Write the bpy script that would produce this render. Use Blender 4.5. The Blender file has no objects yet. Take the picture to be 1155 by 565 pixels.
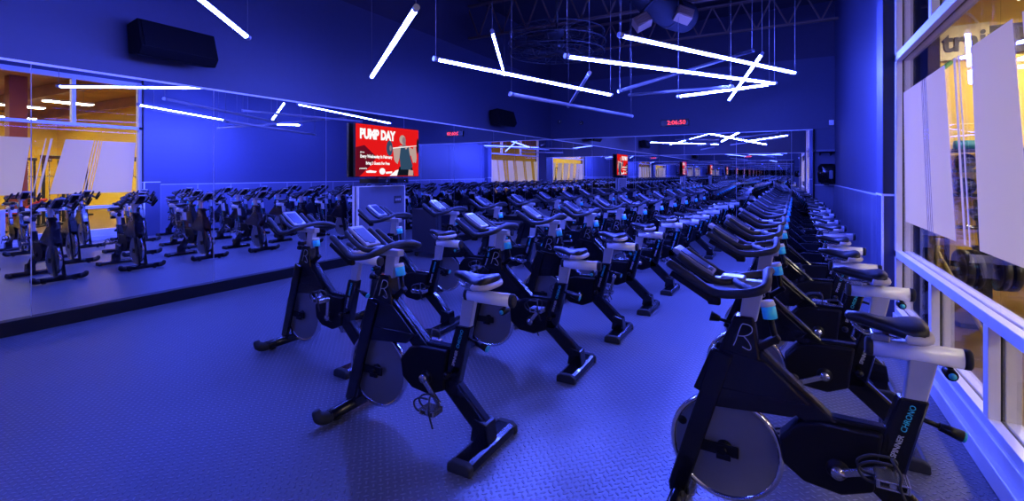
import bpy, bmesh, math, random
from mathutils import Vector, Matrix
random.seed(7)
S = bpy.context.scene
COL = S.collection
PI = math.pi

# ------------------------------------------------------------------ measured place
CAM_H = 1.53
LX, RX, WX = -6.40, 1.05, 0.92          # mirror plane, right wall, window plane
BY, FY = 13.9, -1.07                    # back mirror, mirror behind the camera
MTOP, MBOT = 2.60, 0.14
CEIL = 5.7

# ------------------------------------------------------------------ materials
def _new(name):
    m = bpy.data.materials.new(name); m.use_nodes = True
    nt = m.node_tree; nt.nodes.clear()
    out = nt.nodes.new('ShaderNodeOutputMaterial')
    return m, nt, out

def pbr(name, col, rough=0.5, metal=0.0, var=0.06, scale=12.0, bump=0.0, bscale=200.0, coat=0.0, spec=0.5):
    m, nt, out = _new(name)
    p = nt.nodes.new('ShaderNodeBsdfPrincipled')
    tc = nt.nodes.new('ShaderNodeTexCoord')
    no = nt.nodes.new('ShaderNodeTexNoise'); no.inputs['Scale'].default_value = scale
    nt.links.new(tc.outputs['Object'], no.inputs['Vector'])
    mx = nt.nodes.new('ShaderNodeMix'); mx.data_type = 'RGBA'
    c0 = [max(0, c * (1 - var)) for c in col]; c1 = [min(1, c * (1 + var)) for c in col]
    mx.inputs['A'].default_value = (*c0, 1); mx.inputs['B'].default_value = (*c1, 1)
    nt.links.new(no.outputs['Fac'], mx.inputs['Factor'])
    nt.links.new(mx.outputs['Result'], p.inputs['Base Color'])
    p.inputs['Roughness'].default_value = rough; p.inputs['Metallic'].default_value = metal
    p.inputs['Specular IOR Level'].default_value = spec
    p.inputs['Coat Weight'].default_value = coat
    if bump:
        n2 = nt.nodes.new('ShaderNodeTexNoise'); n2.inputs['Scale'].default_value = bscale
        nt.links.new(tc.outputs['Object'], n2.inputs['Vector'])
        b = nt.nodes.new('ShaderNodeBump'); b.inputs['Strength'].default_value = bump; b.inputs['Distance'].default_value = 0.002
        nt.links.new(n2.outputs['Fac'], b.inputs['Height']); nt.links.new(b.outputs['Normal'], p.inputs['Normal'])
    nt.links.new(p.outputs['BSDF'], out.inputs['Surface'])
    return m

def emis(name, col, strength):
    m, nt, out = _new(name)
    e = nt.nodes.new('ShaderNodeEmission'); e.inputs['Color'].default_value = (*col, 1); e.inputs['Strength'].default_value = strength
    nt.links.new(e.outputs['Emission'], out.inputs['Surface'])
    return m

def math_node(nt, op, a, b=None):
    n = nt.nodes.new('ShaderNodeMath'); n.operation = op
    for i, v in enumerate((a, b)):
        if v is None: continue
        if isinstance(v, (int, float)): n.inputs[i].default_value = v
        else: nt.links.new(v, n.inputs[i])
    return n.outputs[0]

def tread_mat(name, cell=0.034):
    """rubber flooring with small raised lozenges set alternately along and across"""
    m, nt, out = _new(name)
    p = nt.nodes.new('ShaderNodeBsdfPrincipled')
    tc = nt.nodes.new('ShaderNodeTexCoord')
    sp = nt.nodes.new('ShaderNodeSeparateXYZ'); nt.links.new(tc.outputs['Object'], sp.inputs[0])
    M = lambda op, a, b=None: math_node(nt, op, a, b)
    ca = cell
    u = M('DIVIDE', M('ADD', sp.outputs['X'], sp.outputs['Y']), ca * 1.41421)
    v = M('DIVIDE', M('SUBTRACT', sp.outputs['X'], sp.outputs['Y']), ca * 1.41421)
    fu, fv = M('FLOOR', u), M('FLOOR', v)
    cu = M('SUBTRACT', M('SUBTRACT', u, fu), 0.5); cv = M('SUBTRACT', M('SUBTRACT', v, fv), 0.5)
    par = M('MODULO', M('ABSOLUTE', M('ADD', fu, fv)), 2.0)
    ipar = M('SUBTRACT', 1.0, par)
    a = M('ADD', M('MULTIPLY', cu, par), M('MULTIPLY', cv, ipar))
    b = M('ADD', M('MULTIPLY', cv, par), M('MULTIPLY', cu, ipar))
    d = M('SQRT', M('ADD', M('POWER', M('MULTIPLY', M('ABSOLUTE', a), 2.2), 2.0), M('POWER', M('MULTIPLY', M('ABSOLUTE', b), 5.5), 2.0)))
    h = M('SUBTRACT', 1.0, d)
    h = M('MAXIMUM', h, 0.0); h = M('MINIMUM', M('MULTIPLY', h, 2.0), 1.0)
    bp = nt.nodes.new('ShaderNodeBump'); bp.inputs['Strength'].default_value = 1.0; bp.inputs['Distance'].default_value = 0.008
    nt.links.new(h, bp.inputs['Height']); nt.links.new(bp.outputs['Normal'], p.inputs['Normal'])
    no = nt.nodes.new('ShaderNodeTexNoise'); no.inputs['Scale'].default_value = 1.3; no.inputs['Detail'].default_value = 6
    nt.links.new(tc.outputs['Object'], no.inputs['Vector'])
    mx = nt.nodes.new('ShaderNodeMix'); mx.data_type = 'RGBA'
    mx.inputs['A'].default_value = (0.088, 0.088, 0.10, 1); mx.inputs['B'].default_value = (0.125, 0.125, 0.138, 1)
    nt.links.new(no.outputs['Fac'], mx.inputs['Factor'])
    glint_mix = nt.nodes.new('ShaderNodeMix'); glint_mix.data_type = 'RGBA'  # raised lozenges coloured lighter to stand in for their specular glints
    nt.links.new(math_node(nt, 'MULTIPLY', h, 0.45), glint_mix.inputs['Factor'])
    nt.links.new(mx.outputs['Result'], glint_mix.inputs['A']); glint_mix.inputs['B'].default_value = (0.34, 0.34, 0.36, 1)
    nt.links.new(glint_mix.outputs['Result'], p.inputs['Base Color'])
    p.inputs['Roughness'].default_value = 0.34
    nt.links.new(p.outputs['BSDF'], out.inputs['Surface'])
    return m

def glass_mat(name, f0=0.03, tint=(0.96, 0.97, 0.97)):
    m, nt, out = _new(name)
    g = nt.nodes.new('ShaderNodeNewGeometry')
    dp = nt.nodes.new('ShaderNodeVectorMath'); dp.operation = 'DOT_PRODUCT'
    nt.links.new(g.outputs['Normal'], dp.inputs[0]); nt.links.new(g.outputs['Incoming'], dp.inputs[1])
    c = math_node(nt, 'ABSOLUTE', dp.outputs['Value'])
    k = math_node(nt, 'POWER', math_node(nt, 'SUBTRACT', 1.0, c), 5.0)
    F = math_node(nt, 'ADD', f0, math_node(nt, 'MULTIPLY', k, 0.9 * (1 - f0)))
    t = nt.nodes.new('ShaderNodeBsdfTransparent'); t.inputs['Color'].default_value = (*tint, 1)
    gl = nt.nodes.new('ShaderNodeBsdfGlossy'); gl.inputs['Roughness'].default_value = 0.0
    mx = nt.nodes.new('ShaderNodeMixShader')
    nt.links.new(F, mx.inputs[0]); nt.links.new(t.outputs[0], mx.inputs[1]); nt.links.new(gl.outputs[0], mx.inputs[2])
    nt.links.new(mx.outputs[0], out.inputs['Surface'])
    return m

def film_mat(name):
    m, nt, out = _new(name)
    d = nt.nodes.new('ShaderNodeBsdfDiffuse'); d.inputs['Color'].default_value = (0.30, 0.29, 0.28, 1)
    t = nt.nodes.new('ShaderNodeBsdfTranslucent'); t.inputs['Color'].default_value = (0.90, 0.88, 0.90, 1)
    tr = nt.nodes.new('ShaderNodeBsdfTransparent')
    a = nt.nodes.new('ShaderNodeMixShader'); a.inputs[0].default_value = 0.65
    nt.links.new(d.outputs[0], a.inputs[1]); nt.links.new(t.outputs[0], a.inputs[2])
    b = nt.nodes.new('ShaderNodeMixShader'); b.inputs[0].default_value = 0.08
    nt.links.new(a.outputs[0], b.inputs[1]); nt.links.new(tr.outputs[0], b.inputs[2])
    nt.links.new(b.outputs[0], out.inputs['Surface'])
    return m

def mirror_mat(name):
    m, nt, out = _new(name)
    gl = nt.nodes.new('ShaderNodeBsdfGlossy'); gl.inputs['Roughness'].default_value = 0.0
    gl.inputs['Color'].default_value = (0.92, 0.93, 0.95, 1)
    nt.links.new(gl.outputs[0], out.inputs['Surface'])
    return m

def wainscot_mat(name):
    m, nt, out = _new(name)
    p = nt.nodes.new('ShaderNodeBsdfPrincipled')
    tc = nt.nodes.new('ShaderNodeTexCoord')
    sp = nt.nodes.new('ShaderNodeSeparateXYZ'); nt.links.new(tc.outputs['Object'], sp.inputs[0])
    f = math_node(nt, 'FRACT', math_node(nt, 'DIVIDE', sp.outputs['Y'], 0.9))
    edge = math_node(nt, 'LESS_THAN', f, 0.018)
    mx = nt.nodes.new('ShaderNodeMix'); mx.data_type = 'RGBA'
    mx.inputs['A'].default_value = (0.105, 0.11, 0.18, 1); mx.inputs['B'].default_value = (0.42, 0.42, 0.48, 1)
    nt.links.new(edge, mx.inputs['Factor']); nt.links.new(mx.outputs['Result'], p.inputs['Base Color'])
    p.inputs['Roughness'].default_value = 0.3
    nt.links.new(p.outputs['BSDF'], out.inputs['Surface'])
    return m

def plank_mat(name):
    m, nt, out = _new(name)
    p = nt.nodes.new('ShaderNodeBsdfPrincipled')
    tc = nt.nodes.new('ShaderNodeTexCoord')
    br = nt.nodes.new('ShaderNodeTexBrick'); br.inputs['Scale'].default_value = 1.0
    br.inputs['Brick Width'].default_value = 1.6; br.inputs['Row Height'].default_value = 0.16
    br.inputs['Mortar Size'].default_value = 0.004
    br.inputs['Color1'].default_value = (0.19, 0.105, 0.04, 1); br.inputs['Color2'].default_value = (0.15, 0.08, 0.032, 1)
    br.inputs['Mortar'].default_value = (0.10, 0.06, 0.03, 1)
    nt.links.new(tc.outputs['Object'], br.inputs['Vector'])
    nt.links.new(br.outputs['Color'], p.inputs['Base Color'])
    p.inputs['Roughness'].default_value = 0.35
    nt.links.new(p.outputs['BSDF'], out.inputs['Surface'])
    return m

BLUE = (0.065, 0.10, 1.0)
MT = dict(
    floor=tread_mat('ribbed rubber'),
    wall=pbr('blue wall paint', (0.052, 0.057, 0.115), 0.55, bump=0.1, bscale=90),
    dark=pbr('dark upper paint', (0.045, 0.04, 0.07), 0.8),
    deck=pbr('dark ceiling deck', (0.035, 0.03, 0.045), 0.85),
    column=pbr('dark column face', (0.02, 0.02, 0.028), 0.6),
    wains=wainscot_mat('wainscot panel'),
    trim=pbr('pale trim', (0.85, 0.85, 0.88), 0.35),
    base=pbr('black kerb', (0.005, 0.005, 0.006), 0.5, spec=0.2),
    mirror=mirror_mat('mirror silver'),
    seam=pbr('mirror seam', (0.55, 0.57, 0.65), 0.3),
    alu=pbr('brushed aluminium frame', (0.72, 0.70, 0.70), 0.42, 0.25),
    gasket=pbr('black gasket', (0.008, 0.008, 0.009), 0.6),
    glass=glass_mat('window glass'),
    film=film_mat('frosted film'),
    frame=pbr('gloss black frame', (0.004, 0.004, 0.005), 0.20, 0.0, coat=0.2, spec=0.4),
    matte=pbr('satin black plastic', (0.004, 0.004, 0.005), 0.40, spec=0.2),
    foam=pbr('black foam grip', (0.022, 0.022, 0.024), 0.55, bump=0.2, bscale=600),
    silver=pbr('satin aluminium', (0.46, 0.46, 0.48), 0.28, 0.40, bump=0.05, bscale=500),
    railalu_lit=pbr('aluminium with light painted in', (0.86, 0.86, 0.87), 0.30, 0.15),  # same aluminium as the posts, light falling on the rails put into the colour
    disc=pbr('grey flywheel face', (0.17, 0.17, 0.185), 0.36, 0.5),
    chrome=pbr('polished steel', (0.75, 0.75, 0.77), 0.14, 1.0),
    saddle=pbr('black saddle vinyl', (0.010, 0.010, 0.011), 0.38, bump=0.15, bscale=400),
    bumper=pbr('pale grey saddle bumper', (0.50, 0.47, 0.46), 0.4),
    rubber=pbr('black rubber', (0.012, 0.012, 0.012), 0.75),
    cyan=pbr('cyan knob body', (0.06, 0.80, 1.0), 0.35),
    white=pbr('white plastic', (0.80, 0.80, 0.80), 0.4),
    letter=pbr('pale decal', (0.36, 0.36, 0.39), 0.4),
    teal=pbr('teal decal', (0.03, 0.42, 0.48), 0.4),
    lcd=pbr('console display', (0.02, 0.03, 0.07), 0.32),
    tubeon=emis('lit blue tube', BLUE, 285.0),
    tubeside=emis('lit blue tube, narrow strip', BLUE, 680.0),
    tubeoff=pbr('unlit tube diffuser', (0.45, 0.45, 0.5), 0.35),
    housing=pbr('tube housing', (0.30, 0.30, 0.33), 0.4, 0.4),
    cable=pbr('suspension cable', (0.22, 0.21, 0.22), 0.4, 0.6),
    joist=pbr('brown joist steel', (0.17, 0.10, 0.07), 0.6, 0.2),
    duct=pbr('dark painted duct', (0.03, 0.03, 0.04), 0.8, 0.0, spec=0.15),
    bronze=pbr('bronze register', (0.42, 0.26, 0.16), 0.4, 0.5),
    speaker=pbr('black speaker cabinet', (0.004, 0.004, 0.006), 0.6, spec=0.15),
    tvred=emis('screen red', (0.86, 0.010, 0.012), 0.9),
    tvdark=emis('screen maroon', (0.16, 0.005, 0.02), 0.8),
    tvwhite=emis('screen white', (1.0, 1.0, 1.0), 1.0),
    tvskin=emis('screen skin', (0.55, 0.38, 0.34), 0.9),
    tvskin2=emis('screen skin shade', (0.30, 0.20, 0.22), 0.9),
    tvnavy=emis('screen navy', (0.035, 0.085, 0.16), 0.8),
    tvblack=emis('screen black', (0.01, 0.015, 0.03), 0.5),
    bezel=pbr('black bezel', (0.008, 0.008, 0.010), 0.3),
    led=emis('red digits', (1.0, 0.06, 0.09), 1.8),
    panelgrey=pbr('pale grey laminate', (0.125, 0.135, 0.19), 0.4),
    rack=pbr('black rack enamel', (0.03, 0.03, 0.04), 0.4),
    rackglass=pbr('dark rack door glass', (0.008, 0.008, 0.014), 0.12),
    yellow=pbr('yellow gym paint', (0.93, 0.64, 0.05), 0.6),
    cream=pbr('cream sign board', (0.80, 0.66, 0.36), 0.5),
    signdark=pbr('dark brown sign', (0.05, 0.03, 0.02), 0.5),
    green=pbr('green swoosh', (0.10, 0.30, 0.03), 0.5),
    brown=pbr('brown ceiling timber', (0.30, 0.13, 0.05), 0.7, var=0.35, scale=2.0),
    brownwall=pbr('mauve brown wall', (0.22, 0.16, 0.14), 0.6),
    redcol=pbr('red oxide column', (0.20, 0.035, 0.02), 0.5),
    wood=plank_mat('plank floor'),
    gymlamp=emis('warm lamp', (1.0, 0.86, 0.66), 95.0),
    cagewire=pbr('dark cage wire', (0.06, 0.06, 0.07), 0.3, 0.5),
    kit=pbr('black gym steel', (0.015, 0.015, 0.017), 0.35),
    steel=pbr('bar steel', (0.5, 0.5, 0.52), 0.25, 0.9),
    tealkit=pbr('teal upholstery', (0.02, 0.22, 0.26), 0.5),
    redkit=pbr('red upholstery', (0.55, 0.03, 0.03), 0.5),
    navykit=pbr('navy mat', (0.06, 0.08, 0.16), 0.6),
    yellowpole=pbr('yellow enamel', (0.55, 0.42, 0.10), 0.4),
)

# ------------------------------------------------------------------ mesh helpers
class MB:
    def __init__(s): s.bm = bmesh.new()
    def _merge(s, b, mat=None):
        if mat is not None: bmesh.ops.transform(b, matrix=mat, verts=b.verts)
        me = bpy.data.meshes.new('tmp'); b.to_mesh(me); b.free()
        s.bm.from_mesh(me); bpy.data.meshes.remove(me); return s
    def box(s, c, d, rot=None, bev=0.0, seg=2):
        b = bmesh.new(); bmesh.ops.create_cube(b, size=1.0)
        bmesh.ops.scale(b, vec=d, verts=b.verts)
        if bev: bmesh.ops.bevel(b, geom=list(b.edges), offset=bev, segments=seg, profile=0.5, affect='EDGES')
        M = Matrix.Translation(c) @ (rot.to_4x4() if rot is not None else Matrix())
        return s._merge(b, M)
    def span(s, x0, x1, y0, y1, z0, z1, bev=0.0, seg=2):
        return s.box(((x0+x1)/2, (y0+y1)/2, (z0+z1)/2), (abs(x1-x0), abs(y1-y0), abs(z1-z0)), None, bev, seg)
    def prism(s, pts, t, axis='y', c=0.0, bev=0.0, seg=2):
        """polygon in xz extruded along y (axis y), in xy along z (z) or in yz along x (x); centred on c"""
        b = bmesh.new()
        def mk(a, q, o):
            return {'y': (a, o, q), 'z': (a, q, o), 'x': (o, a, q)}[axis]
        v0 = [b.verts.new(mk(a, q, c - t/2)) for a, q in pts]
        v1 = [b.verts.new(mk(a, q, c + t/2)) for a, q in pts]
        b.faces.new(v0); b.faces.new(v1[::-1]); n = len(pts)
        for i in range(n): b.faces.new((v0[i], v1[i], v1[(i+1) % n], v0[(i+1) % n]))
        bmesh.ops.recalc_face_normals(b, faces=b.faces)
        if bev: bmesh.ops.bevel(b, geom=list(b.edges), offset=bev, segments=seg, profile=0.5, affect='EDGES')
        return s._merge(b)
    def bar(s, p, q, w, h, bev=0.0, up=(0, 0, 1), seg=2):
        """rectangular bar from p to q; w across, h along the 'up' side"""
        p, q = Vector(p), Vector(q); d = q - p; L = d.length; d.normalize()
        u = Vector(up); side = d.cross(u)
        if side.length < 1e-4: side = d.cross(Vector((1, 0, 0)))
        side.normalize(); u = side.cross(d)
        R = Matrix((d, side, u)).transposed()
        return s.box((p + q) / 2, (L, w, h), R, bev, seg)
    def tube(s, pts, r, n=10, caps=True, sx=1.0):
        pts = [Vector(p) for p in pts]; rs = r if isinstance(r, (list, tuple)) else [r] * len(pts)
        b = bmesh.new(); rings = []
        prev = None
        for i, p in enumerate(pts):
            d = (pts[min(i+1, len(pts)-1)] - pts[max(i-1, 0)]).normalized()
            if prev is None:
                a = d.cross(Vector((0, 0, 1)))
                if a.length < 1e-3: a = d.cross(Vector((0, 1, 0)))
                a.normalize()
            else:
                a = prev - d * prev.dot(d); a.normalize()
            prev = a; c = d.cross(a)
            rings.append([b.verts.new(p + (a * math.cos(2*PI*k/n) * sx + c * math.sin(2*PI*k/n)) * rs[i]) for k in range(n)])
        for i in range(len(rings)-1):
            for k in range(n):
                f = b.faces.new((rings[i][k], rings[i][(k+1) % n], rings[i+1][(k+1) % n], rings[i+1][k])); f.smooth = True
        if caps:
            b.faces.new(rings[0][::-1]); b.faces.new(rings[-1])
        bmesh.ops.recalc_face_normals(b, faces=b.faces)
        return s._merge(b)
    def lathe(s, prof, n=32, axis='z', c=(0, 0, 0), smooth=True):
        """profile of (radius, height) revolved round an axis"""
        b = bmesh.new(); rings = []
        def mk(a, rr, h):
            x, y = rr * math.cos(a), rr * math.sin(a)
            v = {'z': (x, y, h), 'y': (x, h, y), 'x': (h, x, y)}[axis]
            return (v[0]+c[0], v[1]+c[1], v[2]+c[2])
        for rr, h in prof:
            if rr < 1e-6: rings.append([b.verts.new(mk(0, 0, h))])
            else: rings.append([b.verts.new(mk(2*PI*k/n, rr, h)) for k in range(n)])
        for i in range(len(rings)-1):
            A, B = rings[i], rings[i+1]
            for k in range(n):
                j = (k+1) % n
                if len(A) == 1 and len(B) == 1: continue
                if len(A) == 1: f = b.faces.new((A[0], B[k], B[j]))
                elif len(B) == 1: f = b.faces.new((A[k], A[j], B[0]))
                else: f = b.faces.new((A[k], A[j], B[j], B[k]))
                f.smooth = smooth
        bmesh.ops.recalc_face_normals(b, faces=b.faces)
        return s._merge(b)
    def ball(s, c, r, sub=2, sc=(1, 1, 1)):
        b = bmesh.new(); bmesh.ops.create_icosphere(b, subdivisions=sub, radius=r)
        for f in b.faces: f.smooth = True
        return s._merge(b, Matrix.Translation(c) @ Matrix.Diagonal((*sc, 1)))
    def loft(s, rings, caps=True):
        b = bmesh.new(); R = [[b.verts.new(p) for p in ring] for ring in rings]; n = len(R[0])
        for i in range(len(R)-1):
            for k in range(n):
                f = b.faces.new((R[i][k], R[i][(k+1) % n], R[i+1][(k+1) % n], R[i+1][k])); f.smooth = True
        if caps: b.faces.new(R[0][::-1]); b.faces.new(R[-1])
        bmesh.ops.recalc_face_normals(b, faces=b.faces)
        return s._merge(b)
    def mesh(s, me, M):
        b = bmesh.new(); b.from_mesh(me); return s._merge(b, M)
    def build(s, name, mat, parent=None, loc=None, label=None):
        me = bpy.data.meshes.new(name); s.bm.to_mesh(me); s.bm.free()
        me.materials.append(MT[mat] if isinstance(mat, str) else mat)
        o = bpy.data.objects.new(name, me); COL.objects.link(o)
        if parent is not None: o.parent = parent
        if loc is not None: o.location = loc
        if label: o['label'] = label
        return o

def tag(o, label=None, cat=None, group=None, kind=None):
    if label: o['label'] = label
    if cat: o['category'] = cat
    if group: o['group'] = group
    if kind: o['kind'] = kind
    return o
def thing(name, label, cat, loc=(0, 0, 0), rz=0.0, group=None):
    o = bpy.data.objects.new(name, None); COL.objects.link(o); o.empty_display_size = 0.1
    o.location = loc; o.rotation_euler = (0, 0, rz)
    return tag(o, label, cat, group)
def struct(name, mb, mat): return tag(mb.build(name, mat), kind='structure')
def kids(o): return list(o.children)
def copy_tree(o, parent=None):
    c = o.copy(); COL.objects.link(c)
    if parent is not None: c.parent = parent
    for ch in kids(o): copy_tree(ch, c)
    return c
_tm = {}
def text_mesh(body, size, offset=0.0, extrude=0.001, align='CENTER', sx=1.0):
    key = (body, size, offset, extrude, align, sx)
    if key in _tm: return _tm[key]
    cu = bpy.data.curves.new('t', 'FONT'); cu.body = body; cu.size = size; cu.offset = offset; cu.extrude = extrude
    cu.align_x = align; cu.align_y = 'CENTER'; cu.resolution_u = 3
    o = bpy.data.objects.new('t', cu); COL.objects.link(o)
    dg = bpy.context.evaluated_depsgraph_get(); dg.update()
    me = bpy.data.meshes.new_from_object(o.evaluated_get(dg))
    if sx != 1.0: me.transform(Matrix.Diagonal((sx, 1, 1, 1)))
    bpy.data.objects.remove(o); bpy.data.curves.remove(cu)
    _tm[key] = me
    return me
def frame_mat(o, ex, ey):
    """matrix that lays text (x right, y up) along ex / ey at o"""
    ex, ey = Vector(ex).normalized(), Vector(ey).normalized(); ez = ex.cross(ey)
    M = Matrix((ex, ey, ez)).transposed().to_4x4(); M.translation = Vector(o)
    return M
def smooth_path(pts, k=6):
    """Catmull-Rom through the points"""
    P = [Vector(p) for p in pts]; out = []
    for i in range(len(P)-1):
        p0, p1, p2, p3 = P[max(i-1, 0)], P[i], P[i+1], P[min(i+2, len(P)-1)]
        for j in range(k):
            t = j / k
            out.append(0.5*((2*p1) + (p2-p0)*t + (2*p0-5*p1+4*p2-p3)*t*t + (3*p1-p0-3*p2+p3)*t**3))
    out.append(P[-1]); return out

# ------------------------------------------------------------------ room shell
struct('floor', MB().span(LX-0.2, RX+0.05, FY-0.1, BY+0.15, -0.1, 0.0), 'floor')
struct('ceiling', MB().span(LX-0.2, RX+0.2, FY-0.1, BY+0.15, CEIL, CEIL+0.1), 'deck')
WTOP = 4.42
struct('wall_left', MB().span(LX-0.2, LX-0.03, FY-0.1, BY+0.15, 0, WTOP), 'wall')
struct('trim_1', MB().span(LX-0.2, LX-0.06, FY-0.1, BY+0.15, WTOP, CEIL), 'dark')
struct('wall_back', MB().span(LX-0.2, RX+0.05, BY+0.03, BY+0.15, 0, MTOP+0.02), 'wall')
struct('trim_2', MB().span(LX-0.2, RX+0.05, BY-0.01, BY+0.15, MTOP+0.02, 4.36), 'wall')
struct('trim_3', MB().span(LX-0.2, RX+0.05, BY+0.06, BY+0.15, 4.36, CEIL), 'dark')
struct('wall_rear', MB().span(LX-0.2, RX+0.2, FY-0.1, FY-0.03, 0, CEIL), 'wall')
JY = 5.86                                # where the window ends
struct('wall_right', MB().span(RX, RX+0.12, JY, BY+0.15, 0, CEIL).span(WX+0.0, RX+0.12, FY-0.1, -0.02, 0, CEIL)
       .span(WX, RX+0.12, -0.02, JY, 3.74, CEIL), 'wall')
struct('wainscot_right', MB().span(RX-0.02, RX, JY+0.36, BY, 0, 1.25), 'wains')
struct('trim_4', MB().span(RX-0.028, RX, JY+0.36, BY, 1.25, 1.268), 'seam')
struct('column_right', MB().span(0.83, RX+0.12, JY, JY+0.36, 0, CEIL), 'wall')
struct('trim_8', MB().span(0.836, RX, JY-0.006, JY, 1.335, CEIL), 'column')  # thin sheet that makes the near face darker than the other sides
struct('trim_5', MB().span(0.822, RX, JY-0.008, JY+0.36, 1.315, 1.335).span(0.822, 0.838, JY-0.008, JY+0.02, 0, 1.315), 'trim')
struct('baseboard_left', MB().span(LX-0.03, LX+0.06, FY, BY, 0, MBOT, 0.006), 'base')
struct('baseboard_back', MB().span(LX+0.06, 0.64, BY-0.06, BY+0.03, 0, MBOT, 0.006), 'base')
struct('baseboard_rear', MB().span(LX+0.06, WX, FY-0.03, FY+0.03, 0, MBOT, 0.006), 'base')

def mirror_run(name, label, axis, plane, seams, sgn):
    """mirror panes standing edge to edge with a thin pale joint between them and a channel on top"""
    root = thing(name, label, 'mirror', (plane, (seams[0]+seams[-1])/2, MBOT) if axis == 'x' else ((seams[0]+seams[-1])/2, plane, MBOT))
    o = root.location
    def sp(a0, a1, d0, d1, z0, z1):
        if axis == 'x': return MB().span(plane+sgn*d0-o.x, plane+sgn*d1-o.x, a0-o.y, a1-o.y, z0-o.z, z1-o.z)
        return MB().span(a0-o.x, a1-o.x, plane+sgn*d0-o.y, plane+sgn*d1-o.y, z0-o.z, z1-o.z)
    for a, b in zip(seams, seams[1:]):
        sp(a+0.004, b-0.004, -0.008, 0.0, MBOT, MTOP).build('pane', 'mirror', root)
    sp(seams[0], seams[-1], -0.028, -0.010, MBOT, MTOP).build('backing', 'seam', root, label='pale joint lines between the panes')
    sp(seams[0], seams[-1], -0.03, 0.008, MTOP, MTOP+0.022).build('top_channel', 'trim', root)
    return root
mirror_run('wall_mirror', 'tall paned mirror covering the left wall behind the television', 'x', LX,
           [FY, -0.1, 1.8, 3.53, 5.28, 7.1, 8.72, 10.4, 12.1, BY], 1)
mirror_run('wall_mirror', 'tall paned mirror covering the back wall under the red clock', 'y', BY,
           [LX, -5.06, -3.75, -2.4, -1.1, 0.15, 0.60], -1)
mirror_run('wall_mirror', 'paned mirror facing the back mirror, seen only as its deep reflection', 'y', FY,
           [LX, -4.9, -3.4, -1.9, -0.4, WX-0.02], 1)
struct('trim_6', MB().span(0.60, 0.64, BY-0.03, BY+0.03, 0, MTOP+0.02), 'base')
struct('wainscot_back', MB().span(0.64, RX-0.02, BY+0.01, BY+0.03, 0, 1.25), 'wains')
struct('trim_7', MB().span(0.64, RX-0.02, BY, BY+0.03, 1.25, 1.268), 'seam')

# ------------------------------------------------------------------ big window
win = tag(bpy.data.objects.new('window_1', None), 'tall aluminium framed window wall with frosted film panels', kind='structure')
COL.objects.link(win); win.location = (WX, 2.9, 0)
def wp(name, mb, mat):                    # world coordinates in, parented to the window
    o = mb.build(name, mat); o.data.transform(Matrix.Translation((-WX, -2.9, 0))); o.parent = win; return o
YS = [0.0, 1.20, 2.32, 3.44, 4.56, JY-0.0]
D0, D1 = WX, WX+0.13                      # frame depth
def rail(z0, z1):                         # two aluminium strips with a black gasket groove
    wp('rail', MB().span(D0, D0+0.05, 0, JY, z0, z1, 0.003).span(D0+0.068, D1, 0, JY, z0, z1, 0.003), 'alu')
    wp('gasket', MB().span(D0+0.045, D0+0.073, 0, JY, z0+0.004, z1-0.012), 'gasket')
rail(0.20, 0.255); rail(0.735, 0.80); rail(2.60, 2.67); rail(3.64, 3.74)
wp('kerb', MB().span(WX-0.045, D1+0.04, 0, JY, 0, 0.11, 0.008).span(WX-0.015, D1+0.02, 0, JY, 0.11, 0.20, 0.006), 'alu')
def mull(y, z0, z1):
    wp('mullion', MB().span(D0, D0+0.05, y-0.035, y+0.035, z0, z1, 0.003).span(D0+0.068, D1, y-0.035, y+0.035, z0, z1, 0.003), 'alu')
    wp('gasket', MB().span(D0+0.045, D0+0.073, y-0.03, y+0.03, z0, z1), 'gasket')
for y in YS[1:-1]: mull(y, 0.255, 0.735)
for y in (2.32, 4.56): mull(y, 2.67, 3.64)
for y in (0.035, JY-0.035): mull(y, 0.255, 3.64)
for (z0, z1) in ((0.25, 0.74), (0.80, 2.60), (2.67, 3.64)):
    ys = YS if z0 < 2 else [0.0, 2.32, 4.56, JY]
    for a, b in zip(ys, ys[1:]):
        wp('pane', MB().span(D0+0.055, D0+0.063, a+0.003, b-0.003, z0, z1), 'glass')
def film(yt0, yt1, yb0, yb1, z0=1.09, z1=2.29):
    wp('film_panel', MB().prism([(yt0, z1), (yt1, z1), (yb1, z0), (yb0, z0)], 0.0015, 'x', D0+0.052), 'film')
film(5.09, 5.75, 4.88, 5.66); film(4.43, 4.93, 4.16, 4.71); film(3.27, 3.87, 3.03, 3.72)
film(2.05, 2.90, 1.80, 2.66); film(1.0, 1.72, 0.75, 1.48); film(0.1, 0.62, 0.06, 0.38)
for base, n in ((5.09, 3), (4.43, 3), (3.27, 2), (2.05, 2), (1.0, 2)):
    pass
for yt, w in ((4.955, 0.02), (5.005, 0.025), (5.055, 0.018), (4.18, 0.04), (4.10, 0.02), (3.13, 0.025), (3.03, 0.025), (2.95, 0.02), (1.85, 0.03)):
    film(yt, yt+w, yt-0.22, yt-0.22+w)

# ------------------------------------------------------------------ gym beyond the window
GX0, GX1, GY0, GY1, GZ = RX+0.12, 20.0, -13.0, 10.2, 4.5
struct('floor_gym', MB().span(GX0-0.2, GX1, GY0, GY1, -0.1, 0.0), 'wood')
struct('ceiling_gym', MB().span(GX0, GX1, GY0, GY1, GZ, GZ+0.1), 'brown')
struct('wall_gym_end', MB().span(GX0, GX1, GY1, GY1+0.1, 0, GZ), 'yellow')
struct('wall_gym_far', MB().span(GX1, GX1+0.1, GY0, GY1+0.1, 0, GZ), 'yellow')
struct('wall_gym_rear', MB().span(GX0, GX1, GY0-0.1, GY0, 0, GZ), 'yellow')
struct('wall_gym_return', MB().span(1.12, 1.36, 6.35, 6.5, 0, GZ).span(GX0, 1.36, 6.5, GY1, 0, GZ), 'brownwall')
struct('column_gym', MB().span(7.4, 7.8, 5.2, 5.6, 0, GZ), 'redcol')
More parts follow.
